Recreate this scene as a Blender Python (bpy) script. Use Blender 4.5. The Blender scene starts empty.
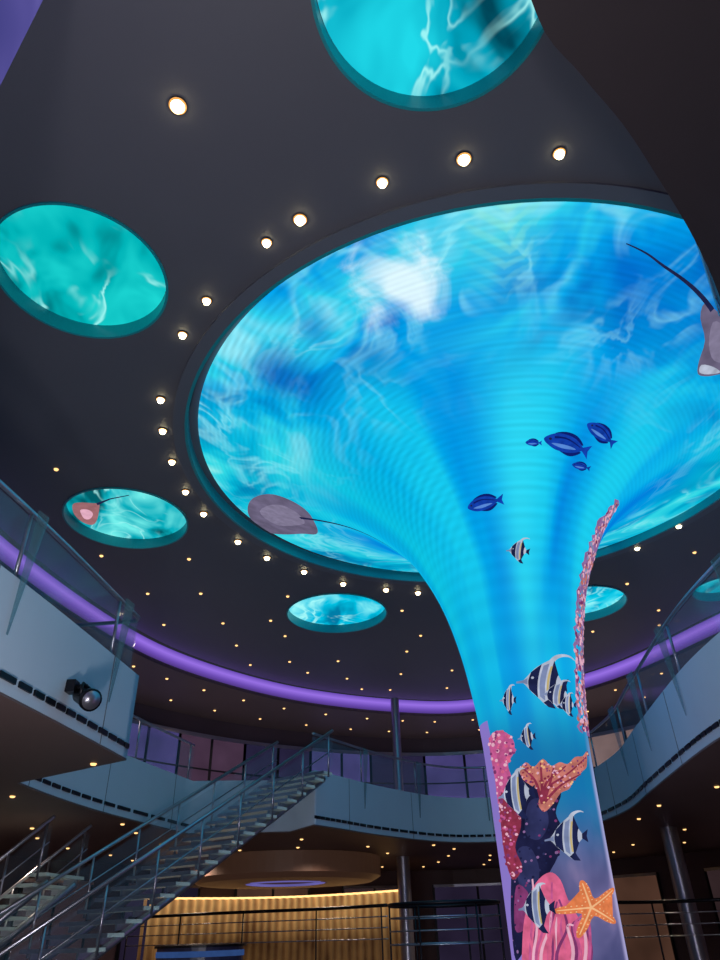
import bpy, bmesh, math, random
import numpy as np
from mathutils import Vector, Matrix
random.seed(3)
S=bpy.context.scene
try: S.view_settings.view_transform='Standard'
except Exception as e: print(e)
# ---------------------------------------------------------------- helpers
def lin(c):
    o=[]
    for v in c:
        v/=255.0
        o.append(v/12.92 if v<=.04045 else ((v+.055)/1.055)**2.4)
    return (o[0],o[1],o[2],1)
class NT:
    def __init__(s,name):
        s.m=bpy.data.materials.new(name); s.m.use_nodes=True
        s.t=s.m.node_tree; s.t.nodes.clear()
        s.out=s.t.nodes.new('ShaderNodeOutputMaterial')
    def n(s,typ,ins=None,**kw):
        nd=s.t.nodes.new(typ)
        for k,v in kw.items(): setattr(nd,k,v)
        for k,v in (ins or {}).items():
            if isinstance(v,bpy.types.NodeSocket): s.t.links.new(v,nd.inputs[k])
            else: nd.inputs[k].default_value=v
        return nd
    def math(s,op,a,b=0.0,c=0.0,clamp=False):
        return s.n('ShaderNodeMath',{0:a,1:b,2:c},operation=op,use_clamp=clamp).outputs[0]
    def mapr(s,v,a,b,c=0.0,d=1.0,smooth=True):
        nd=s.n('ShaderNodeMapRange',{0:v,1:a,2:b,3:c,4:d}); nd.interpolation_type='SMOOTHSTEP' if smooth else 'LINEAR'; return nd.outputs[0]
    def mix(s,f,a,b,mode='MIX'):
        return s.n('ShaderNodeMixRGB',{0:f,1:a,2:b},blend_type=mode).outputs[0]
    def ramp(s,f,stops):
        nd=s.n('ShaderNodeValToRGB',{0:f}); cr=nd.color_ramp
        while len(cr.elements)<len(stops): cr.elements.new(0.5)
        for e,(p,c) in zip(cr.elements,stops): e.position=p; e.color=c
        return nd.outputs[0]
    def noise(s,vec,scale,detail=3,dist=0.0,rough=.5):
        return s.n('ShaderNodeTexNoise',{'Vector':vec,'Scale':scale,'Detail':detail,'Distortion':dist,'Roughness':rough}).outputs[0]
    def surf(s,sock): s.t.links.new(sock,s.out.inputs[0])
def pbr(name,col,rough=.5,metal=0.0,var=.12,scale=3.0,emit=None,es=0):
    N=NT(name); tc=N.n('ShaderNodeTexCoord').outputs['Object']
    nz=N.noise(tc,scale,4)
    c=lin(col); c2=tuple(min(1,x*(1-var)) for x in c[:3])+(1,); c1=tuple(min(1,x*(1+var)) for x in c[:3])+(1,)
    ins={'Base Color':N.mix(nz,c2,c1),'Roughness':rough,'Metallic':metal}
    if emit: ins['Emission Color']=lin(emit); ins['Emission Strength']=es
    b=N.n('ShaderNodeBsdfPrincipled',ins); N.surf(b.outputs[0]); return N.m
def nosample(m):
    try: m.cycles.emission_sampling='NONE'
    except Exception: pass
    return m
def emis(name,col,st=1.0,nosamp=False,var=.15,scale=6):
    N=NT(name); tc=N.n('ShaderNodeTexCoord').outputs['Object']
    nz=N.noise(tc,scale,2); c=lin(col)
    cc=N.mix(nz,tuple(x*(1-var*2) for x in c[:3])+(1,),tuple(min(1,x*(1+var)) for x in c[:3])+(1,))
    e=N.n('ShaderNodeEmission',{'Color':cc,'Strength':st}); N.surf(e.outputs[0])
    if nosamp: nosample(N.m)
    return N.m
def glass(name,col,op=.25,rough=.05,em=None,es=0):
    N=NT(name)
    t=N.n('ShaderNodeBsdfTransparent',{'Color':(1,1,1,1)})
    ins={'Base Color':lin(col),'Roughness':rough,'Specular IOR Level':.8}
    if em: ins['Emission Color']=lin(em); ins['Emission Strength']=es
    g=N.n('ShaderNodeBsdfPrincipled',ins)
    m=N.n('ShaderNodeMixShader',{0:op,1:t.outputs[0],2:g.outputs[0]}); N.surf(m.outputs[0])
    return nosample(N.m)
class MB:
    def __init__(s,name): s.name=name; s.v=[]; s.f=[]; s.mi=[]; s.sm=[]; s.mats=[]
    def m(s,mat):
        if mat not in s.mats: s.mats.append(mat)
        return s.mats.index(mat)
    def add(s,vs,fs,mat,smooth=False):
        b=len(s.v); k=s.m(mat); s.v+= [tuple(v) for v in vs]
        for f in fs: s.f.append([i+b for i in f]); s.mi.append(k); s.sm.append(smooth)
    def box(s,c,sz,mat,rz=0,M=None):
        vs=[]
        for x in(-.5,.5):
            for y in(-.5,.5):
                for z in(-.5,.5):
                    p=Vector((x*sz[0],y*sz[1],z*sz[2]))
                    p=(M@p) if M else Matrix.Rotation(rz,3,'Z')@p
                    vs.append(p+Vector(c))
        s.add(vs,[(0,1,3,2),(4,6,7,5),(0,4,5,1),(2,3,7,6),(0,2,6,4),(1,5,7,3)],mat)
    def ribbon(s,path,z0,z1,th,mat,closed=False):
        P=[Vector((p[0],p[1])) for p in path]; n=len(P); vs=[];fs=[]
        for i in range(n):
            a=P[i-1] if (i>0 or closed) else P[i]; b=P[(i+1)%n] if (i<n-1 or closed) else P[i]
            d=(b-a).normalized(); nn=Vector((-d.y,d.x))*th/2
            for q,z in((P[i]+nn,z0),(P[i]+nn,z1),(P[i]-nn,z1),(P[i]-nn,z0)): vs.append((q.x,q.y,z))
        m=n if closed else n-1
        for i in range(m):
            a=4*i;b=4*((i+1)%n)
            for k in range(4): fs.append((a+k,b+k,b+(k+1)%4,a+(k+1)%4))
        if not closed: fs+=[(0,1,2,3),(4*n-1,4*n-2,4*n-3,4*n-4)]
        s.add(vs,fs,mat)
    def tube(s,path,r,mat,n=8,closed=False):
        P=[Vector(p) for p in path]; m=len(P); vs=[];fs=[]
        rr=r if isinstance(r,(list,tuple)) else [r]*m
        for i in range(m):
            a=P[i-1] if (i>0 or closed) else P[i]; b=P[(i+1)%m] if (i<m-1 or closed) else P[i]
            d=(b-a).normalized(); up=Vector((0,0,1)) if abs(d.z)<.95 else Vector((1,0,0))
            x=d.cross(up).normalized(); y=x.cross(d)
            for k in range(n):
                t=2*math.pi*k/n; vs.append(P[i]+(x*math.cos(t)+y*math.sin(t))*rr[i])
        for i in range(m if closed else m-1):
            a=i*n;b=((i+1)%m)*n
            for k in range(n): fs.append((a+k,a+(k+1)%n,b+(k+1)%n,b+k))
        if not closed: fs+=[tuple(range(n))[::-1],tuple((m-1)*n+k for k in range(n))]
        s.add(vs,fs,mat,True)
    def lathe(s,c,prof,mat,n=32,smooth=True,cap=False):
        vs=[];fs=[];m=len(prof)
        for r,z in prof:
            for k in range(n):
                t=2*math.pi*k/n; vs.append((c[0]+r*math.cos(t),c[1]+r*math.sin(t),z))
        for i in range(m-1):
            for k in range(n): fs.append((i*n+k,i*n+(k+1)%n,(i+1)*n+(k+1)%n,(i+1)*n+k))
        if cap: fs+=[tuple(range(n))[::-1],tuple((m-1)*n+k for k in range(n))]
        s.add(vs,fs,mat,smooth)
    def obj(s,origin=(0,0,0),parent=None):
        me=bpy.data.meshes.new(s.name); o=Vector(origin)
        me.from_pydata([tuple(Vector(v)-o) for v in s.v],[],s.f)
        for mt in s.mats: me.materials.append(mt)
        me.polygons.foreach_set('material_index',s.mi); me.polygons.foreach_set('use_smooth',s.sm)
        me.update(); ob=bpy.data.objects.new(s.name,me); ob.location=o; S.collection.objects.link(ob)
        if parent: ob.parent=parent; ob.matrix_parent_inverse=Matrix.Translation(-parent.location)
        return ob
def slab(name,loops,z0,z1,mat):
    cu=bpy.data.curves.new(name,'CURVE'); cu.dimensions='2D'; cu.fill_mode='BOTH'; cu.extrude=(z1-z0)/2
    for lp in loops:
        sp=cu.splines.new('POLY'); sp.points.add(len(lp)-1); sp.use_cyclic_u=True
        for q,p in zip(sp.points,lp): q.co=(p[0],p[1],0,1)
    t=bpy.data.objects.new('tmp',cu); S.collection.objects.link(t); bpy.context.view_layer.update()
    dg=bpy.context.evaluated_depsgraph_get(); me=bpy.data.meshes.new_from_object(t.evaluated_get(dg))
    bpy.data.objects.remove(t); me.materials.clear(); me.materials.append(mat)
    o=bpy.data.objects.new(name,me); o.location=(0,0,(z0+z1)/2); S.collection.objects.link(o); return o
def catmull(P,n=10,closed=True):
    P=[np.array(p,float) for p in P]; m=len(P); o=[]
    for i in range(m if closed else m-1):
        g=(lambda k:P[k%m]) if closed else (lambda k:P[max(0,min(m-1,k))])
        a,b,c,d=g(i-1),g(i),g(i+1),g(i+2)
        for j in range(n):
            t=j/n; o.append(tuple(float(x) for x in .5*((2*b)+(c-a)*t+(2*a-5*b+4*c-d)*t*t+(3*b-a-3*c+d)*t**3)))
    if not closed: o.append(tuple(float(x) for x in P[-1]))
    return o
def circle(c,r,n=64): return [(c[0]+r*math.cos(2*math.pi*k/n),c[1]+r*math.sin(2*math.pi*k/n)) for k in range(n)]
def inside(p,poly):
    x,y=p;r=False;n=len(poly)
    for i in range(n):
        a=poly[i];b=poly[i-1]
        if (a[1]>y)!=(b[1]>y) and x<(b[0]-a[0])*(y-a[1])/(b[1]-a[1])+a[0]: r=not r
    return r
# ---------------------------------------------------------------- camera
f,p,r=691.2,math.radians(33.34),math.radians(-1.78)
F=Vector((0,math.cos(p),math.sin(p)));U=Vector((0,-math.sin(p),math.cos(p)));R=Vector((1,0,0))
Rc=R*math.cos(r)+U*math.sin(r); Uc=U*math.cos(r)-R*math.sin(r)
cd=bpy.data.cameras.new('camera'); cam=bpy.data.objects.new('camera',cd); S.collection.objects.link(cam)
cam.matrix_world=Matrix(((Rc.x,Uc.x,-F.x,0),(Rc.y,Uc.y,-F.y,0),(Rc.z,Uc.z,-F.z,0),(0,0,0,1)))
cd.sensor_width=36; cd.lens=f/960*36; cd.clip_start=.05; S.camera=cam
# ---------------------------------------------------------------- materials
M_ceil=pbr('ceiling_paint',(92,93,102),.5,var=.06,scale=.6)
M_soff=pbr('soffit_paint',(104,86,84),.5,var=.08,scale=.8)
M_fas=pbr('fascia_white',(188,202,215),.45,var=.05,scale=1.2)
M_dark=pbr('dark_metal',(30,30,36),.4,.6)
M_wall=pbr('wall_panel',(82,64,72),.5,var=.25,scale=.5)
M_floor=pbr('floor_carpet',(60,46,60),.8,var=.3,scale=4)
M_steel=pbr('steel',(170,170,182),.3,.85)
M_trim=pbr('trim_grey',(98,102,112),.45,var=.05)
M_rim=pbr('screen_reveal',(20,150,160),.35,var=.05)  # teal reflection of the screens put into the base colour
M_near=pbr('near_soffit_dark',(46,38,42),.6,var=.1)
M_glass=glass('glass_pane',(120,150,170),.15)
M_glassg=glass('glass_fin',(90,135,145),.38,.1)
M_tread=glass('glass_tread',(200,220,215),.7,.2,(150,160,150),.10)  # faint emission added to brighten the glass treads
M_core=emis('lamp_core',(255,228,178),14)
M_halo=emis('lamp_glow_ring',(255,170,90),1.3,True)  # warm glow around each downlight, painted as an emissive ring
M_warm_s=emis('lamp_warm_small',(255,190,120),2.4,True)
def ledcol():
    N=NT('lavender_column_image'); tc=N.n('ShaderNodeTexCoord').outputs['Object']
    c=N.ramp(N.noise(tc,.5,2,.5),[(.3,lin((62,62,130))),(.55,lin((92,86,160))),(.8,lin((150,140,215)))])
    e=N.n('ShaderNodeEmission',{'Color':c,'Strength':.9}); N.surf(e.outputs[0]); return N.m
M_lavcol=ledcol()
M_lav=emis('lavender_glow',(104,98,172),1.0,False,.25,.6)
def cove():
    N=NT('cove_violet'); z=N.n('ShaderNodeSeparateXYZ',{0:N.n('ShaderNodeTexCoord').outputs['Object']}).outputs[2]
    g=N.mapr(z,8.2,8.85,0,1,False)
    c=N.ramp(g,[(0,lin((60,40,100))),(.35,lin((106,74,176))),(.65,lin((146,108,220))),(1,lin((92,64,165)))])
    e=N.n('ShaderNodeEmission',{'Color':c,'Strength':1.08}); N.surf(e.outputs[0]); return N.m
M_purple=cove()
# ---------------------------------------------------------------- plan outlines
H=8.8
AX=(2.88,12.53)
ring=catmull([(-9.1,15),(-7.9,21.3),(-6.1,25.3),(-2.8,29),(1.5,31.3),(5,31.5),(9.3,28),(11.6,23),(12.9,19),(13.2,13),(11,7),(7,2),(2,-1),(-3,0),(-7,4),(-9,9)],8)
def offs(path,d,closed=True):
    n=len(path);o=[]
    for i in range(n):
        a=Vector(path[i-1] if (i>0 or closed) else path[i]);b=Vector(path[(i+1)%n] if (i<n-1 or closed) else path[i]);t=(b-a).normalized(); o.append((path[i][0]-t.y*d,path[i][1]+t.x*d))
    return o
ringo=offs(ring,.25)
wall=offs(ring,4.6)
discs={'B':((-4.3,7.28),1.31),'C':((-5.85,14.85),1.48),'D':((-.89,21.3),1.62),'A':((1.01,3.41),1.37),'E':((7.0,21.2),1.5),'F':((11.35,20.2),.95)}
FR=6.42; FC=(2.76,12.57)
slab('ceiling',[ring]+[circle(c,rr,72) for c,rr in discs.values()]+[circle(FC,FR,128)],H,H+.3,M_ceil)
b=MB('trim_1'); b.lathe(FC,[(FR-.01,H+.28),(FR-.01,H-.05),(FR+.05,H-.05)],M_rim,128,False); b.lathe(FC,[(FR+.05,H-.05),(FR+.28,H-.05),(FR+.28,H+.0)],M_trim,128,False); b.obj()
b=MB('cove_light'); b.ribbon(ringo,H-.52,H+.02,.05,M_purple,True); b.obj()
slab('ceiling_gallery',[wall,offs(ring,.3)],H-.64,H-.52,M_soff)
b=MB('wall_back'); b.ribbon(wall,-1.6,H,.2,M_wall,True); b.obj()
b=MB('floor'); b.add([(x,y,-1.6) for x,y in wall],[tuple(range(len(wall)))],M_floor); b.obj()
# ---------------------------------------------------------------- LED screens
def disc_led(name,dk,cols,seed):
    N=NT(name); tc=N.n('ShaderNodeTexCoord').outputs['Object']
    mp=N.n('ShaderNodeMapping',{'Vector':tc,'Location':(seed,seed*2.3,0),'Scale':(1,.7,1)}).outputs[0]
    n1=N.noise(mp,.8,3,.7)
    c=N.ramp(n1,[(.36,lin(dk)),(.50,lin(cols[0])),(.70,lin(cols[1]))])
    n2=N.noise(mp,.9,3,1.0)
    rd=N.math('ABSOLUTE',N.math('SUBTRACT',n2,.5)); ca=N.mapr(rd,0,.06,1,0)
    ca=N.math('MULTIPLY',N.math('MULTIPLY',ca,ca),N.mapr(N.noise(mp,1.1,1),.35,.65))
    c=N.mix(N.math('MULTIPLY',ca,.7),c,lin((175,250,245)))
    e=N.n('ShaderNodeEmission',{'Color':c,'Strength':1.1}); N.surf(e.outputs[0]); return N.m
k=0
for key,(c,rr) in discs.items():
    k+=1
    dk,c0,c1={'A':((0,66,84),(0,156,182),(30,208,224)),'B':((0,88,100),(0,172,176),(30,212,208)),'C':((0,90,100),(10,170,184),(110,230,226)),'D':((0,120,160),(0,186,218),(140,238,240)),'E':((0,130,170),(0,190,220),(90,230,240)),'F':((0,110,130),(0,170,190),(90,220,220))}[key]
    mt=disc_led('led_water_'+key,dk,(c0,c1),k*3.7)
    b=MB('ceiling_led_screen'); b.lathe(c,[(0.001,H+.25),(rr*.5,H+.25),(rr-.02,H+.25),(rr-.02,H+.29),(0.001,H+.29)],mt,72,False)
    b.lathe(c,[(rr-.01,H+.28),(rr-.01,H-.03),(rr+.03,H-.03),(rr+.03,H-.002)],M_rim,72,False); b.obj((c[0],c[1],H))
pk=[(.83,-1.6),(.84,0),(.86,1.5),(.9,2.8),(1.0,3.7),(1.14,4.5),(1.36,5.3),(1.66,6.0),(2.05,6.65),(2.6,7.22),(3.3,7.75),(4.1,8.18),(5.0,8.55),(5.8,8.8),(6.33,8.97)]
prof=np.array(catmull(pk,8,False))
ss=np.r_[0,np.cumsum(np.linalg.norm(np.diff(prof,axis=0),axis=1))]
def led_funnel():
    N=NT('led_funnel_image'); tc=N.n('ShaderNodeTexCoord').outputs['Object']
    sp=N.n('ShaderNodeSeparateXYZ',{0:tc}); X,Y,Z=sp.outputs
    Rr=N.math('SQRT',N.math('ADD',N.math('MULTIPLY',X,X),N.math('MULTIPLY',Y,Y)))
    A=N.math('ARCTAN2',X,N.math('MULTIPLY',Y,-1.0))
    nx=N.math('DIVIDE',X,Rr); ny=N.math('DIVIDE',Y,Rr)
    dv=N.n('ShaderNodeCombineXYZ',{0:nx,1:ny,2:N.math('MULTIPLY',Z,.10)}).outputs[0]
    st=N.noise(dv,2.2,1.5,.3)
    c=N.ramp(st,[(.34,lin((0,122,212))),(.5,lin((0,154,222))),(.66,lin((20,190,228)))])
    def gau(a0,w):
        da=N.math('DIVIDE',N.math('SUBTRACT',A,a0),w); return N.math('POWER',2.718,N.math('MULTIPLY',N.math('MULTIPLY',da,da),-1.0))
    c=N.mix(N.math('MULTIPLY',gau(-.02,.20),.65),c,lin((50,218,236)))
    c=N.mix(N.math('MULTIPLY',gau(.85,.3),.4),c,lin((30,202,225)))
    c=N.mix(N.math('MULTIPLY',gau(-1.4,.55),.65),c,lin((10,188,208)))
    rim=N.mapr(Rr,2.8,5.4)
    n1=N.noise(tc,.42,3,.9); far=N.mapr(ny,-.80,.1)
    blue=N.ramp(n1,[(.34,lin((0,92,185))),(.46,lin((0,148,220))),(.60,lin((45,198,226))),(.74,lin((140,222,238)))])
    teal=N.ramp(n1,[(.32,lin((0,128,172))),(.46,lin((5,178,206))),(.60,lin((50,212,220))),(.75,lin((150,235,228)))])
    rc=N.mix(far,blue,teal)
    c=N.mix(N.math('MULTIPLY',rim,.9),c,rc)
    n2=N.noise(tc,.75,3,1.0); rd=N.math('ABSOLUTE',N.math('SUBTRACT',n2,.5)); ca=N.mapr(rd,0,.09,1,0)
    ca=N.math('MULTIPLY',N.math('MULTIPLY',ca,ca),N.math('MULTIPLY',rim,N.mapr(N.noise(tc,.7,1),.36,.62)))
    c=N.mix(N.math('MULTIPLY',ca,.42),c,lin((150,234,242)))
    def blob(cx,cy,rad,col,amt,c,nz=.9):
        dx=N.math('SUBTRACT',X,cx);dy=N.math('SUBTRACT',Y,cy)
        dd=N.math('SQRT',N.math('ADD',N.math('MULTIPLY',dx,dx),N.math('MULTIPLY',dy,dy)))
        dd=N.math('ADD',dd,N.math('MULTIPLY',N.math('SUBTRACT',N.noise(tc,1.3,4,.6),.5),rad*nz*2))
        return N.mix(N.math('MULTIPLY',N.mapr(dd,0,rad,1,0),amt),c,lin(col))
    c=blob(-2.2,-4.95,.9,(225,242,248),.85,c,1.4)
    c=blob(-4.3,-3.0,1.0,(0,84,178),.85,c,.4)
    c=blob(-3.6,-4.1,.6,(0,100,190),.6,c,.4)
    c=blob(3.2,-4.2,1.4,(0,104,196),.5,c)
    c=blob(1.6,-5.2,1.0,(0,108,204),.5,c)
    wob=N.math('MULTIPLY_ADD',N.noise(tc,1.2,3,.8),.35,-.175)
    ax=N.math('ABSOLUTE',N.math('ADD',N.math('ADD',A,.10),N.math('MULTIPLY',wob,.35)))
    fe=N.math('SINE',N.math('ADD',N.math('MULTIPLY_ADD',ax,85.0,N.math('MULTIPLY',Rr,-22.0)),N.math('MULTIPLY',wob,30.0)))
    fm=N.math('MULTIPLY',N.math('MULTIPLY',N.mapr(ax,.14,.0,0,1),N.mapr(Rr,4.4,6.0)),N.mapr(fe,-.6,1.0,.35,1))
    c=N.mix(N.math('MULTIPLY',fm,.5),c,lin((140,225,195)))
    nk=N.mapr(Z,6.2,3.6); c=N.mix(N.math('MULTIPLY',nk,.5),c,lin((18,158,212)))
    lo=N.mapr(Z,3.6,2.2); c=N.mix(N.math('MULTIPLY',lo,.85),c,lin((22,100,156)))
    n3=N.noise(tc,1.1,3,.3)
    base=N.ramp(n3,[(.3,lin((58,62,104))),(.55,lin((92,90,134))),(.75,lin((140,122,160)))])
    lo2=N.mapr(Z,1.9,.5); c=N.mix(lo2,c,base)
    # panel raster with its rippling interference pattern
    sn=N.math('SINE',N.math('MULTIPLY',Rr,70.0)); md=N.math('MULTIPLY_ADD',sn,.035,1.0)
    wv=N.math('SINE',N.math('ADD',N.math('MULTIPLY',Rr,46.0),N.math('ADD',N.math('MULTIPLY',N.math('MULTIPLY',A,A),26.0),N.math('MULTIPLY',N.noise(tc,.6,2),9.0))))
    wm=N.math('MULTIPLY',N.math('MAXIMUM',gau(-.95,.4),N.math('MULTIPLY',gau(.1,.5),.5)),N.mapr(Rr,1.1,2.2))
    md=N.math('ADD',md,N.math('MULTIPLY',N.math('MULTIPLY',wv,wm),.09))
    ab=N.mapr(Z,2.9,-1.0,-1.15,-.80,False)
    lv=N.math('MULTIPLY',N.math('LESS_THAN',A,ab),N.math('LESS_THAN',Z,3.0))
    c=N.mix(lv,c,lin((128,110,186)))
    rv=N.math('MULTIPLY',N.mapr(A,.88,1.1),N.mapr(Z,3.0,1.8)); c=N.mix(N.math('MULTIPLY',rv,.6),c,lin((185,178,222)))
    e=N.n('ShaderNodeEmission',{'Color':c,'Strength':N.math('MULTIPLY',md,1.1)}); N.surf(e.outputs[0]); return N.m
M_fun=led_funnel()
b=MB('led_funnel_column'); b.lathe(AX,[tuple(q) for q in prof],M_fun,144); funnel=b.obj((AX[0],AX[1],0))
b=MB('trim_2'); b.lathe(FC,[(6.1,H+.25),(FR,H+.25),(FR,H+.3),(6.1,H+.3)],M_trim,96,False); b.obj()
# ---------------------------------------------------------------- sea-life images on the curved screen
def onsurf(a,s,off):
    s=max(.01,min(ss[-1]-.01,s)); rr=np.interp(s,ss,prof[:,0]); z=np.interp(s,ss,prof[:,1])
    e=.05; dr=np.interp(s+e,ss,prof[:,0])-np.interp(s-e,ss,prof[:,0]); dz=np.interp(s+e,ss,prof[:,1])-np.interp(s-e,ss,prof[:,1]); l=math.hypot(dr,dz) or 1
    rr+=dz/l*off; z-=dr/l*off
    return (AX[0]+rr*math.sin(a),AX[1]-rr*math.cos(a),z)
class Decal:
    def __init__(s,name,a,sc,J,b=None,base=.02):
        s.b=b or MB(name); s.a=a; s.s=sc; s.J=[j/1000 for j in J]; s.r=float(np.interp(sc,ss,prof[:,0])); s.L=0; s.base=base
    def put(s,x,y,layer): return onsurf(s.a+(s.J[0]*x+s.J[2]*y)/s.r,s.s+s.J[1]*x+s.J[3]*y,s.base+.0035*layer)
    def poly(s,pts,mat,layer=None,sm=0):
        if layer is None: s.L+=1; layer=s.L
        if sm: pts=catmull(pts,sm)
        bm=bmesh.new()
        vs=[bm.verts.new((x,y,0)) for x,y in pts]
        fc=bm.faces.new(vs); bmesh.ops.triangulate(bm,faces=[fc])
        for it in range(6):
            es=[e for e in bm.edges if e.calc_length()>6]
            if not es: break
            bmesh.ops.subdivide_edges(bm,edges=es,cuts=1); bmesh.ops.triangulate(bm,faces=bm.faces[:])
        bm.verts.index_update()
        s.b.add([s.put(v.co.x,v.co.y,layer) for v in bm.verts],[tuple(v.index for v in fc.verts) for fc in bm.faces],mat); bm.free()
    def line(s,pts,w0,w1,mat,layer=None,sm=5):
        if layer is None: s.L+=1; layer=s.L
        pts=catmull(pts,sm,False)
        n=len(pts);L=[];Rr=[]
        for i in range(n):
            a=Vector(pts[max(0,i-1)]);c=Vector(pts[min(n-1,i+1)]);d=(c-a).normalized();w=(w0+(w1-w0)*i/(n-1))/2
            q=Vector(pts[i]); L.append((q.x-d.y*w,q.y+d.x*w)); Rr.append((q.x+d.y*w,q.y-d.x*w))
        s.b.add([s.put(q[0],q[1],layer) for q in L+Rr],[(i,i+1,n+i+1,n+i) for i in range(n-1)],mat)
    def disc(s,x,y,rr,mat,layer=None,n=9): s.poly([(x+rr*math.cos(2*math.pi*k/n),y+rr*math.sin(2*math.pi*k/n)) for k in range(n)],mat,layer)
    def obj(s): return s.b.obj()
def E(n,c,v=.15,sc=6): return emis('led_img_'+n,c,1.0,True,v,sc)
C_white=E('white',(190,198,218),.3,5);C_grey=E('grey',(128,142,182),.25,5);C_blk=E('black',(32,38,78),.3);C_yel=E('yellow',(195,175,120));C_navy=E('navy',(20,66,178),.3,8);C_navy2=E('navy_dark',(14,30,110));C_lb=E('lightblue',(90,140,220));C_ray=E('ray',(112,104,132),.3,3);C_ray2=E('ray_light',(134,126,154),.2);C_pink=E('pink',(200,92,148),.3,10);C_pinkl=E('pink_light',(232,176,198));C_or=E('orange',(236,130,80),.25,12);C_orl=E('orange_light',(248,186,136));C_red=E('red_coral',(150,54,80),.35,10);C_sal=E('salmon',(204,122,112),.35,9);C_rock=E('rock',(32,34,70),.4,4);C_rock2=E('rock2',(50,54,98),.4,4);C_hot=E('hotpink',(226,104,145),.3,8);C_mag=E('magenta',(134,60,115),.3,8);C_ray3=E('ray_pink',(165,110,115),.2);C_mauve=E('mauve',(150,110,165),.3,8)
def rot(pts,ang,sc,fx=1):
    c,s_=math.cos(math.radians(ang)),math.sin(math.radians(ang)); return [((x*fx*c-y*s_)*sc,(x*fx*s_+y*c)*sc) for x,y in pts]
def idol(a,sc,J,size,ang=0,fx=1,base=.02,st=1.0):
    D=Decal('moorish_idol_fish',a,sc,J,base=base); T=lambda P:rot(P,ang,size,fx)
    top=catmull([(-.46,0),(-.38,.10),(-.24,.30),(-.06,.46),(.14,.58),(.20,.40),(.30,.20),(.40,.06)],5,False)
    bot=catmull([(-.46,-.03),(-.38,-.10),(-.26,-.24),(-.08,-.40),(.12,-.56),(.18,-.38),(.28,-.18),(.40,-.06)],5,False)
    D.line(T([(.08,.46),(.08+.12*st,.5+.16*st),(.08+.32*st,.5+.28*st),(.08+.58*st,.5+.32*st),(.08+.8*st,.5+.26*st)]),size*.13,size*.015,C_white)
    D.poly(T(top+bot[::-1]),C_white)
    tx=[q[0] for q in top];ty=[q[1] for q in top];bx=[q[0] for q in bot];by=[q[1] for q in bot]
    def band(x0,x1,mat,k=1.0,bow=.04):
        ys=[-1+i/4 for i in range(9)]; Lf=[];Rt=[]
        for y in ys:
            for x_,o in((x0,Lf),(x1,Rt)):
                x=x_-bow*(1-y*y)+bow*.5; lim=np.interp(x,tx,ty) if y>0 else -np.interp(x,bx,by)
                o.append((x,y*lim*k))
        D.poly(T(Lf+Rt[::-1]),mat)
    band(-.32,-.12,C_blk); band(-.08,.04,C_grey,.85); band(.07,.12,C_yel,.7); band(.13,.27,C_blk,.96)
    D.poly(T([(.37,.06),(.55,.17),(.51,0),(.55,-.17),(.37,-.06)]),C_blk)
    D.poly(T([(-.44,.02),(-.36,.07),(-.35,-.08),(-.44,-.05),(-.58,-.05),(-.58,-.01)]),C_grey)
    D.disc(*T([(-.26,.08)])[0],size*.03,C_white)
    D.poly(T([(.02,-.50),(.14,-.60),(.30,-.62),(.22,-.50),(.16,-.38)]),C_blk)
    return D.obj()
def tang(a,sc,J,size,ang=0,fx=1):
    D=Decal('blue_tang_fish',a,sc,J); T=lambda P:rot(P,ang,size,fx)
    D.poly(T([(-.3,.15),(-.1,.25),(.15,.23),(.34,.08),(.1,.1)]),C_navy2,sm=4)
    D.poly(T([(-.25,-.13),(0,-.24),(.18,-.22),(.34,-.08),(.1,-.1)]),C_navy2,sm=4)
    D.poly(T([(-.5,0),(-.4,.11),(-.2,.19),(.1,.17),(.34,.04),(.34,-.04),(.1,-.17),(-.2,-.19),(-.4,-.11)]),C_navy,sm=5)
    D.poly(T([(-.34,-.06),(-.1,-.12),(.2,-.06),(.0,-.03)]),C_lb,sm=4)
    D.line(T([(-.3,.08),(-.05,.11),(.28,.02)]),size*.05,size*.02,C_navy2)
    D.poly(T([(.32,.03),(.52,.16),(.47,0),(.52,-.16),(.32,-.03)]),C_navy)
    D.disc(*T([(-.38,.03)])[0],size*.03,C_blk)
    return D.obj()
tang(-.335,8.25,[18,-3,4,18],35,12); tang(.327,9.30,[20,3,-6,18],45,-16); tang(.545,9.65,[21,7,-10,17],34,-38); tang(.494,8.97,[21,6,-8,17],18,-15); tang(.081,9.27,[18,0,-2,18],16,0)
idol(-.069,7.32,[18,-1,2,18],20,-5,1,.02,.5); idol(.085,5.05,[18,0,2,16],42,-6,1,.04,.8); idol(.25,4.84,[19,1,2,16],24,-6,1,.09,.5)
idol(-.564,4.82,[17,-3,3,16],24,0,.6,.02,.4); idol(.40,4.68,[20,1,2,16],20,0,.7,.12,.4); idol(-.346,4.20,[16,-2,3,15],22,10,.7,.02,.4)
def blobs(D,pts,rr,mats,cnt,seed):
    rnd=random.Random(seed)
    xs=[q[0] for q in pts];ys=[q[1] for q in pts]; k=0;g=0
    while k<cnt and g<9999:
        g+=1; x=rnd.uniform(min(xs),max(xs));y=rnd.uniform(min(ys),max(ys))
        if inside((x,y),pts): D.disc(x,y,rr*rnd.uniform(.5,1.2),mats[k%len(mats)],D.L+1+(k%3)*.4,7); k+=1
    D.L+=2
RB=MB('coral_reef')
D=Decal('',-.60,2.45,[15.5,-1,3,13],RB)
RK=catmull([(-16,98),(-6,90),(4,100),(14,88),(24,72),(20,50),(28,30),(24,5),(14,-20),(10,-55),(-2,-80),(-20,-95),(-26,-60),(-24,-10),(-27,40)],4)
D.poly(RK,C_rock)
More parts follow.
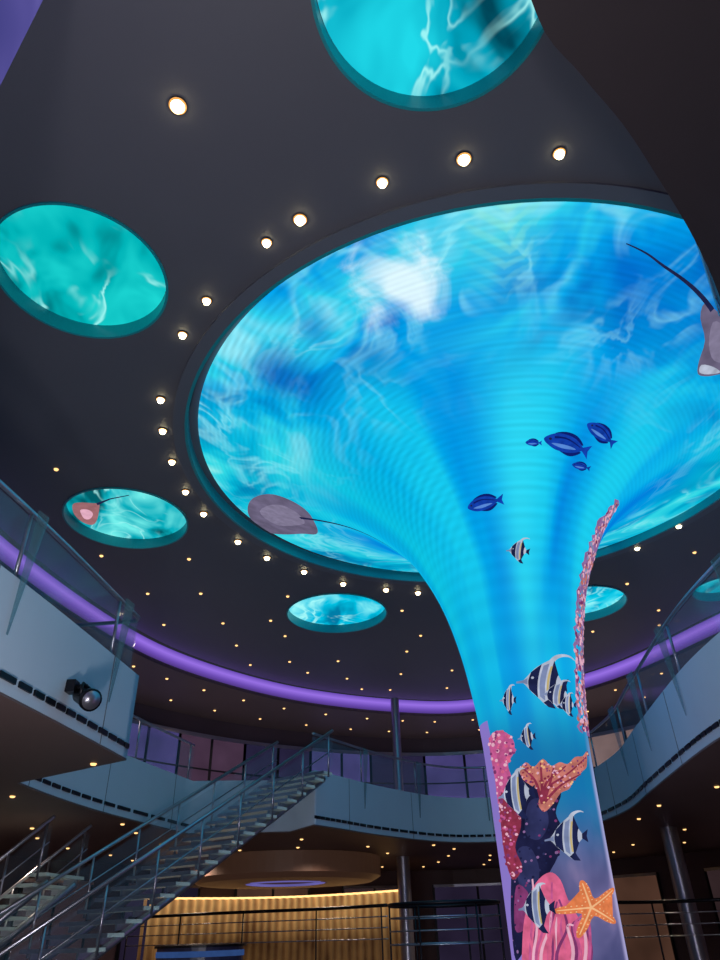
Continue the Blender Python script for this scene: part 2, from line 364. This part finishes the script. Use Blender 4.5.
D.poly([(-6,60),(6,64),(14,40),(6,22),(-8,30)],C_rock2,sm=4); D.poly([(-16,10),(-2,14),(8,-8),(4,-30),(-12,-24)],C_rock2,sm=4); D.poly([(-16,-24),(0,-34),(-2,-62),(-18,-66)],C_mag,sm=4)
blobs(D,RK,1.5,[C_rock2,C_blk,C_mag,C_rock,C_mauve],110,21)
D=Decal('',-.89,4.1,[20,-3,3,15],RB,.045)
P=catmull([(-12,8),(-6,17),(4,17),(12,8),(13,-4),(8,-16),(12,-30),(16,-48),(8,-62),(-2,-56),(-6,-30),(-10,-10)],4)
D.poly(P,C_pink); blobs(D,P,1.8,[C_pinkl,C_hot,C_mag,C_pink],130,4)
D=Decal('',-.99,3.1,[21,-3,3,14],RB,.06)
P=catmull([(-6,22),(4,20),(12,8),(14,-10),(10,-30),(16,-48),(8,-60),(0,-40),(-4,-10)],4)
D.poly(P,C_red); blobs(D,P,1.6,[C_pinkl,C_red,C_pink,C_mag],100,7)
D=Decal('',.03,3.63,[16,0,3,14],RB,.045)
P=catmull([(-34,2),(-28,14),(-20,8),(-12,16),(-4,8),(4,12),(12,10),(20,18),(30,20),(37,26),(36,10),(30,4),(24,-2),(18,-8),(14,-16),(6,-20),(0,-30),(-8,-38),(-14,-30),(-12,-18),(-20,-12)],3)
D.poly(P,C_sal)
for q in ([(-10,-30),(-6,-14),(10,-2),(33,18)],[(-10,-30),(-8,-10),(4,2),(10,8)],[(-10,-30),(-12,-6),(-14,12)],[(-10,-30),(-18,-6),(-30,8)],[(-8,-28),(6,-12),(26,0)],[(-9,-30),(-4,-8),(-2,6)]): D.line(q,3.2,1.2,C_red)
blobs(D,P,1.2,[C_pinkl,C_red,C_orl,C_mag],110,9)
D=Decal('',-.33,1.62,[15,0,3,12.5],RB,.055)
D.poly([(-30,20),(-22,44),(-10,54),(0,46),(8,26),(20,4),(30,-24),(32,-110),(-30,-110),(-34,-20)],C_hot,sm=4)
rnd=random.Random(5)
for i in range(26):
    x=-26+i*2.2; h=rnd.uniform(18,50)-max(0,(x+6))*1.3
    D.line([(x*.9,-60),(x+rnd.uniform(-4,4),-25),(x+rnd.uniform(-4,4),0),(x+rnd.uniform(-5,5),h)],3.6,1.6,[C_pink,C_hot,C_pinkl,C_hot,C_mag][i%5],D.L+1+.3*(i%3))
D.L+=2
RB.obj()
idol(-.66,3.38,[17,-2,3,14],42,8,.72,.1,.3); idol(.062,2.74,[16,0,3,13],40,4,.85,.06,.5); idol(-.58,1.86,[16,-2,3,13],38,8,.7,.125,.3)
D=Decal('starfish',.215,1.84,[17,1,3,13],base=.13); P=[]
for i in range(5):
    t=math.radians(108+72*i)
    for dt,rr in((-36,8.5),(-12,19),(-3.5,27),(3.5,27),(12,19)):
        P.append((rr*math.cos(t+math.radians(dt)),rr*math.sin(t+math.radians(dt))))
D.poly(P,C_or,sm=3)
for i in range(5):
    t=math.radians(108+72*i); D.line([(0,0),(13*math.cos(t),13*math.sin(t)),(25*math.cos(t),25*math.sin(t))],1.8,.8,C_orl,D.L+1)
    for q in(7,11,15,19,23):
        for sg in(-1,1): D.disc(q*math.cos(t)-sg*2.7*math.sin(t),q*math.sin(t)+sg*2.7*math.cos(t),.7,C_orl,D.L+1,5)
D.obj()
# tall coral seen edge-on at right of the neck
b=MB('coral_branch'); rnd=random.Random(8); N_=60; V=[];Fs=[]
for i in range(N_+1):
    t=i/N_; s_=4.3+t*(8.9-4.3); w=.36*(1-t)**.5+.03; j=rnd.uniform(-.05,.05)
    am=1.04+.14*t; V+= [onsurf(am-w*.9-j,s_,.03),onsurf(am+w*.6,s_,.03)]
for i in range(N_): Fs.append((2*i,2*i+1,2*i+3,2*i+2))
b.add(V,Fs,C_mauve)
for i in range(560):
    t=rnd.random(); s_=4.35+t*4.5; w=.36*(1-t)**.5; aa=1.04+.14*t+rnd.uniform(-w,w*.4); rr=rnd.uniform(.02,.05); R0=float(np.interp(s_,ss,prof[:,0]))
    vs=[onsurf(aa+rr*math.cos(k*1.047)/R0,s_+rr*math.sin(k*1.047),.038+.004*(i%4)) for k in range(6)]; b.add(vs,[tuple(range(6))],[C_pinkl,C_mag,C_pinkl,C_sal,C_grey][i%5])
b.obj()
D=Decal('stingray',-1.979,12.20,[5,-33,59,-33])
D.poly([(-36,7),(-30,17),(-14,21),(8,15),(24,4),(32,-12),(28,-20),(12,-18),(-10,-16),(-28,-12),(-35,-3)],C_ray,sm=4)
D.poly([(-24,6),(-8,12),(10,6),(20,-6),(6,-9),(-12,-6)],C_ray2,sm=4)
def strip(b,pts,w,ax):
    pts=catmull(pts,4,False);V=[];n=len(pts)
    for i,(a_,s_) in enumerate(pts):
        ww=w*(1-.8*i/(n-1)); V+=[onsurf(a_-ww*ax[0],s_-ww*ax[1],.04),onsurf(a_+ww*ax[0],s_+ww*ax[1],.04)]
    b.add(V,[(2*i,2*i+1,2*i+3,2*i+2) for i in range(n-1)],C_blk)
strip(D.b,[(-1.965,11.7),(-1.95,10.8),(-1.93,10.0),(-1.90,9.2),(-1.874,8.7)],.012,(1,0)); D.obj()
D=Decal('stingray',.742,11.99,[18,11,-19,12])
D.poly([(-5,36),(4,28),(14,22),(26,20),(40,22),(44,-6),(38,-34),(20,-32),(2,-36),(-12,-34),(-13,-20),(-8,0),(-11,22)],C_ray,sm=3)
D.poly([(0,18),(12,14),(26,6),(22,-18),(4,-20),(-4,-4)],C_ray2,sm=3); D.poly([(-10,-24),(4,-26),(14,-31),(0,-34),(-11,-32)],C_white,sm=3)
strip(D.b,[(.63,12.34),(.53,12.45),(.46,12.52),(.37,12.61),(.30,12.72),(.23,12.8)],.04,(0,1)); D.obj()
b=MB('stingray'); zc=H+.235
b.add([(x,y,zc) for x,y in catmull([(-7.15,15.3),(-6.95,15.45),(-6.75,15.2),(-6.55,14.75),(-6.45,14.45),(-6.6,14.4),(-6.9,14.35),(-7.1,14.45),(-7.22,14.9)],4)],[tuple(range(36))],C_ray3)
b.add([(x,y,zc-.004) for x,y in catmull([(-7.05,15.1),(-6.92,15.15),(-6.75,14.9),(-6.8,14.7),(-7.0,14.7)],4)],[tuple(range(20))],C_pinkl)
b.add([(x,y,zc-.002) for x,y in [(-6.5,14.5),(-6.1,14.25),(-5.6,14.1),(-5.6,14.07),(-6.1,14.2),(-6.5,14.4)]],[tuple(range(6))],C_blk); b.obj()
# ---------------------------------------------------------------- downlights
lights=[(-2.15,4.65,.105),(-.76,6.36,.095),(-1.3,6.74,.075),(.44,5.8,.08),(1.55,5.49,.095),(2.84,5.45,.08),(-2.43,7.84,.075),(-3.0,8.59,.075),(-3.82,10.29,.08),(-4.03,11.27,.08),(-4.11,12.38,.08),(-4.09,13.61,.08),(-3.88,14.64,.085),(-3.28,16.13,.09),(-2.64,17.11,.09),(-1.69,18.05,.09),(-.6,18.95,.09),(.69,19.47,.09),(1.68,19.77,.09),(7.63,17.2,.09),(8.34,16.0,.09)]
b=MB('ceiling_downlights')
for x,y,rr in lights:
    b.lathe((x,y),[(rr*1.08,H+.01),(rr*1.08,H-.02),(rr*1.16,H-.02),(rr*1.18,H+.0)],M_dark,20)
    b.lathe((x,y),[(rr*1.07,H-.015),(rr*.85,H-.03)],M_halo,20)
    b.lathe((x,y),[(rr*.85,H-.03),(rr*.62,H-.08),(.002,H-.10)],M_core,20)
b.obj()
b=MB('ceiling_small_downlights')
def sm(x,y,z,rr=.055): b.lathe((x,y),[(.002,z-.03),(rr*.7,z-.025),(rr,z+.005)],M_warm_s,10)
gx=-9
while gx<13:
    gy=13
    while gy<32:
        q=(gx+random.uniform(-.5,.5),gy+random.uniform(-.5,.5))
        if inside(q,offs(ring,-.5)) and math.hypot(q[0]-FC[0],q[1]-FC[1])>8.3 and all(math.hypot(q[0]-c[0],q[1]-c[1])>rr+.4 for c,rr in discs.values()): sm(q[0],q[1],H,.055)
        gy+=2.1
    gx+=2.1
for d in (1.2,3.2):
    pp=offs(ring,d)
    for i in range(0,len(pp),3):
        if pp[i][1]>8: sm(pp[i][0],pp[i][1],H-.64,.06)
b.obj()
# ---------------------------------------------------------------- deck ring
Z0,Z1=2.4,3.7
openc=catmull([(5.4,9),(5.4,11.0),(5.55,12.8),(5.95,16),(6.3,19),(6.0,22.5),(4.9,24.6),(3.4,25.0),(2.0,24.3),(.3,22.3),(-.8,20.6),(-1.45,19.6)],6,False)
left=catmull([(-4.9,20.6),(-5.75,17),(-6.08,14.6),(-6.15,12.9)],5,False)
near=catmull([(-3.78,11.35),(-3.95,9.5),(-4.15,7.6),(-4.6,4),(-4.6,0),(-3,-3.2),(2,-3.6),(5.5,-1),(5.9,4)],6,False)
opening=openc+[(-2.2,20.9)]+left+near
deck=slab('balcony_deck',[offs(ring,4.5),opening],Z0,Z1,M_fas)
dl=slab('ceiling_lower',[offs(ring,4.45),[(q[0],q[1]) for q in opening]],Z0-.03,Z0-.005,M_soff)
b=MB('vent_slots')
def slots(path,sgn):
    for i in range(len(path)-1):
        a=Vector(path[i]);c=Vector(path[i+1]);d=c-a;L=d.length;t=d.normalized();nn=Vector((-t.y,t.x))*sgn
        m=max(1,int(L/.62))
        for j in range(m):
            q=a+d*((j+.5)/m)+nn*.012; b.box((q.x,q.y,Z0+.17),(L/m*.78,.03,.07),M_dark,math.atan2(t.y,t.x))
slots(openc,1); slots(left,1); slots(near[:20],1)
b.obj(parent=deck)
b=MB('fascia_seams')
M_seam=pbr('seam_grey',(105,112,120),.6)
def seams(path,sp=3.2):
    L=0;nx=1.0
    for i in range(len(path)-1):
        a=Vector(path[i]);c=Vector(path[i+1]);d=c-a
        while nx<L+d.length:
            q=a+d*((nx-L)/d.length);t=d.normalized();nn=Vector((-t.y,t.x)); q+=nn*.002
            b.box((q.x,q.y,(Z0+Z1)/2),(.014,.014,Z1-Z0),M_seam,math.atan2(t.y,t.x)); nx+=sp
        L+=d.length
seams(openc);seams(left);seams(near[:20])
b.obj(parent=deck)
def railing(name,path,zb,h,fins=True,sgn=1,par=None,dz=.7):
    b=MB(name)
    b.ribbon(path,zb+.05,zb+h-.08,.02,M_glass)
    b.tube([(x,y,zb+h) for x,y in path],.035,M_steel)
    L=0;nx=.2
    for i in range(len(path)-1):
        a=Vector(path[i]);c=Vector(path[i+1]);d=c-a
        while nx<L+d.length:
            q=a+d*((nx-L)/d.length);t=d.normalized();nn=Vector((-t.y,t.x))*sgn
            b.tube([(q.x,q.y,zb),(q.x,q.y,zb+h)],.025,M_steel,6)
            if fins:
                w=nn*.15; e=t*.02; vs=[]
                for s_ in(-1,1):
                    for (ww,zz) in((0,zb-dz),(0,zb+h+.02),(1,zb+h-.1)):
                        u=q+nn*.10+w*ww+e*s_; vs.append((u.x,u.y,zz))
                b.add(vs,[(0,1,2),(5,4,3),(0,3,4,1),(1,4,5,2),(2,5,3,0)],M_glassg)
            nx+=2.8
        L+=d.length
    return b.obj(parent=par)
railing('railing',offs(openc,-.08,False)[1:],Z1,.95,par=deck)
railing('railing',offs(left,-.08,False),Z1,.95,False,par=deck)
railing('railing',[(-6.0,11.5),(-3.95,11.3)]+offs(near,-.08,False)[1:20],Z1,.95,par=deck)
b=MB('stage_spotlight'); c0=Vector((-3.72,9.15,2.86))
b.box(c0+Vector((-.2,0,.0)),(.12,.16,.16),M_dark)
b.tube([c0+Vector((-.14,0,0)),c0+Vector((0,0,0))],.035,M_dark)
for s_ in(-1,1): b.tube([c0+Vector((0,0,0)),c0+Vector((0,.15*s_,.0)),c0+Vector((0,.17*s_,-.05)),c0+Vector((0,.17*s_,-.16))],.02,M_dark,6)
dr=Vector((.6,-.55,-.35)).normalized(); q0=c0+Vector((0,0,-.14))
b.tube([q0-dr*.2,q0-dr*.16,q0+dr*.1,q0+dr*.12,q0+dr*.2],[.06,.11,.12,.14,.145],M_dark,20)
b.tube([q0+dr*.201,q0+dr*.206],.12,M_steel,20)
b.obj(parent=deck)
b=MB('soffit_downlights')
gx=-13
while gx<17:
    gy=5
    while gy<35:
        q=(gx+random.uniform(-.5,.5),gy+random.uniform(-.5,.5))
        if inside(q,offs(ring,4)) and not inside(q,opening) and min(math.hypot(q[0]-o[0],q[1]-o[1]) for o in opening)>.45: sm(q[0],q[1],Z0-.03,.055)
        gy+=2.2
    gx+=2.2
b.obj()
# ---------------------------------------------------------------- near dark balcony overhead right
ns=catmull([(1.0,-1.0),(1.15,1.6),(1.5,2.55),(1.98,3.03),(2.44,3.45),(2.86,3.9),(3.6,4.75),(4.3,5.7),(5.4,7.4)],5,False)
up=slab('balcony_upper',[ns+[(9.5,7.4),(9.5,-1.0)]],6.0,6.35,M_near)
railing('railing',offs(ns,-.06,False)[28:-1],6.35,1.0,False,par=up)
b=MB('led_wall_column'); b.lathe((-3.07,2.42),[(.5,-1.6),(.5,H)],M_lavcol,48); b.obj()
# ---------------------------------------------------------------- windows & lower wall panels
MW=[emis('window_violet',(70,64,118),1.1,True,.3,.8),emis('window_plum',(72,52,72),1.0,True,.3,.8),emis('window_beige',(140,114,110),1.0,True,.3,.8),emis('window_dark',(40,36,64),1.0,True,.3,.8)]
wi=offs(ring,4.42); nw=len(wi); cnt=0
for i0 in range(0,nw-4,4):
    if wi[i0][1]<13: continue
    cnt+=1; b=MB('window_%d'%cnt); pth=wi[i0:i0+5]; mt=MW[[0,3,0,1,2,0,1,3][cnt%8]]
    b.ribbon(pth,4.0,7.3,.03,mt)
    b.ribbon(offs(pth,-.03,False),7.3,7.45,.12,M_steel); b.ribbon(offs(pth,-.03,False),6.0,6.06,.08,M_dark)
    for q in (pth[0],pth[2],pth[4]): b.box((q[0],q[1],5.6),(.12,.12,3.4),M_trim if q is pth[0] else M_dark)
    b.obj()
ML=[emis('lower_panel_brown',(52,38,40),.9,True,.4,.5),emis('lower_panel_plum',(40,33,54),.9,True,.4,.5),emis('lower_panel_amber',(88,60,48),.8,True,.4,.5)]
for i0 in range(0,nw-5,6):
    if wi[i0][1]<10: continue
    cnt+=1; b=MB('window_%d'%cnt); pth=wi[i0:i0+5]  # lower wall panels, not windows; dim warm light put in as emission
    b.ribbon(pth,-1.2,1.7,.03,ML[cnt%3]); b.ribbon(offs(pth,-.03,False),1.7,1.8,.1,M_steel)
    for q in (pth[0],pth[2],pth[4]): b.box((q[0],q[1],.25),(.1,.1,3.1),M_dark)
    b.obj()
def curt():
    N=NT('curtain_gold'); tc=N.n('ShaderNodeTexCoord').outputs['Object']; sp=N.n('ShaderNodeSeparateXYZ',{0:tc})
    g=N.mapr(sp.outputs[2],-.2,1.3,.10,1.0,False); pl=N.math('SINE',N.math('MULTIPLY',sp.outputs[0],22.0))  # spot lighting put into the emission, fading downward
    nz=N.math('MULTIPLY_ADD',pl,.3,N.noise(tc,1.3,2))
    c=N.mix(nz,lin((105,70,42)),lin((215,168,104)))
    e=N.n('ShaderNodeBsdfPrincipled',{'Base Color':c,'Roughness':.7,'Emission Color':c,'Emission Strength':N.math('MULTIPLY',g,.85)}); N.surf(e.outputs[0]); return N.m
M_cur=curt()
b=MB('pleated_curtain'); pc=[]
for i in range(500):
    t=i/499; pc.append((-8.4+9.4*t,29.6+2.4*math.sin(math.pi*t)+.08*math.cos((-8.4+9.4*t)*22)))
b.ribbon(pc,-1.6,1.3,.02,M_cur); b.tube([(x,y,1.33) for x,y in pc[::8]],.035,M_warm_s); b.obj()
M_can=pbr('canopy_brown',(110,84,74),.5,emit=(120,84,60),es=.10)  # faint emission put in for the warm glow on the canopy
b=MB('round_ceiling_canopy'); cc=(-3.1,28.5)
b.lathe(cc,[(3.4,2.35),(3.4,1.75),(3.1,1.6),(1.5,1.6),(1.4,1.72),(.001,1.72)],M_can,72,False)
b.lathe(cc,[(1.42,1.59),(1.25,1.57),(1.25,1.65)],M_lav,64); b.lathe(cc,[(.8,1.70),(.3,1.68),(.001,1.68)],emis('canopy_lamp',(190,150,205),.9),48); b.obj()
def rail2(name,path,zt,zb=-1.6,closed=False,sp=1.1,n=4):
    b=MB(name)
    for k in range(n): b.tube([(x,y,zt-k*.24) for x,y in path],.04 if k==0 else .014,M_dark if k==0 else M_steel,8,closed)
    L=0;nx=0
    pp=path+[path[0]] if closed else path
    for i in range(len(pp)-1):
        a=Vector(pp[i]);c=Vector(pp[i+1]);d=c-a
        while nx<L+d.length:
            q=a+d*((nx-L)/d.length); b.tube([(q.x,q.y,zb),(q.x,q.y,zt)],.022,M_dark,6); nx+=sp
        L+=d.length
    return b.obj()
rail2('lobby_railing',circle((1.55,17.9),1.2,36),.52,closed=True,sp=1.25)
rail2('lobby_railing',catmull([(-7.5,25),(-4.5,23.2),(-1.5,22.2),(.35,20.8)],8,False),.62,sp=2.2)
rail2('lobby_railing',catmull([(5.2,19.2),(6.8,20.4),(8.6,20.2),(10.2,18.8)],8,False),.5,sp=2.2)
b=MB('bar_counter')
b.ribbon(circle((-4.3,20.6),1.0,40),-1.6,-.15,.1,pbr('counter_dark',(60,60,90),.3),True)
b.lathe((-4.3,20.6),[(1.12,-.15),(1.12,-.10),(.001,-.10)],M_dark,40,False)
b.lathe((-4.3,20.6),[(1.07,-.34),(1.07,-.22)],emis('counter_blue_strip',(44,70,120),1.0),40); b.obj()
for x,y,rr,upr in ((1.15,29.0,.24,True),(8.6,22.4,.24,False)):
    b=MB('support_column'); b.lathe((x,y),[(rr,-1.6),(rr,Z0-.03)],M_steel,24); b.lathe((x,y),[(.34,-1.6),(.34,-1.4),(rr,-1.38)],M_dark,24)
    if upr: b.lathe((x,y),[(.17,Z1),(.17,H-.64)],M_steel,24)
    b.obj()
# ---------------------------------------------------------------- glass staircases
def stair(T0,T1,W,n):
    b=MB('glass_staircase'); u_=Vector((0,0,1))
    d=T1-T0; hd=Vector((d.x,d.y,0)).normalized(); sd=Vector((-hd.y,hd.x,0)); ang=math.atan2(hd.y,hd.x)
    for i in range(n):
        q=T0+d*((i+.5)/n); b.box((q.x,q.y,q.z),(.36,W,.06),M_tread,ang)
        e=q+hd*.18; b.box((e.x,e.y,e.z),(.02,W,.065),M_steel,ang)
        for s_ in(-.35,.35): g=q+sd*s_*W-Vector((0,0,.08)); b.box(g,(.3,.05,.1),M_steel,ang)
    for s_ in(-1,1):
        o=sd*s_*(W*.35); b.tube([T0+o-u_*.2,T1+o-u_*.2],.08,M_steel)
        o=sd*s_*(W/2+.02)
        b.tube([T0+o+u_*.98,T1+o+u_*.98],.04,M_steel); b.tube([T0+o+u_*.5,T1+o+u_*.5],.015,M_steel)
        a0,a1=T0+o,T1+o
        b.add([a0+u_*.05,a1+u_*.05,a1+u_*.85,a0+u_*.85],[(0,1,2,3)],M_glass)
        for i in range(0,n,3):
            q=a0+(a1-a0)*((i+.5)/n); b.tube([q-u_*.1,q+u_*.98],.025,M_steel,6)
    return b.obj()
stair(Vector((-1.75,19.75,3.62)),Vector((-6.9,12.2,-1.6)),1.9,26)
stair(Vector((-6.6,16.9,1.3)),Vector((-10.6,17.6,-1.6)),1.5,16)
# ---------------------------------------------------------------- lights
def pt(loc,e,col,rad=.5):
    l=bpy.data.lights.new('lamp','POINT'); l.energy=e; l.color=col; l.shadow_soft_size=rad
    o=bpy.data.objects.new('fill_lamp',l); o.location=loc; S.collection.objects.link(o)  # unseen fill lamps added near the floor to brighten ceiling and fascias
pt((-1.8,3.2,-1.0),820,(.97,.95,1),.4)
pt((-.5,-1.5,-.6),480,(1,.93,.95),.4)
def spotd(loc,e,col):
    l=bpy.data.lights.new('lamp','SPOT'); l.energy=e; l.color=col; l.shadow_soft_size=.08; l.spot_size=2.6; l.spot_blend=.8
    o=bpy.data.objects.new('downlight_lamp',l); o.location=loc; S.collection.objects.link(o)
for x,y in((-8.5,18),(-6,26),(-1.5,24.2),(4,28.5),(9,24),(9.5,15)): spotd((x,y,Z0-.08),380,(1,.76,.58))
for x,y in((-10.5,20),(-6,29),(2,33),(9,30.5),(14,22)): spotd((x,y,H-.72),380,(1,.8,.75))
w=bpy.data.worlds.new('world'); S.world=w; w.use_nodes=True; w.node_tree.nodes['Background'].inputs[0].default_value=(.02,.02,.03,1)
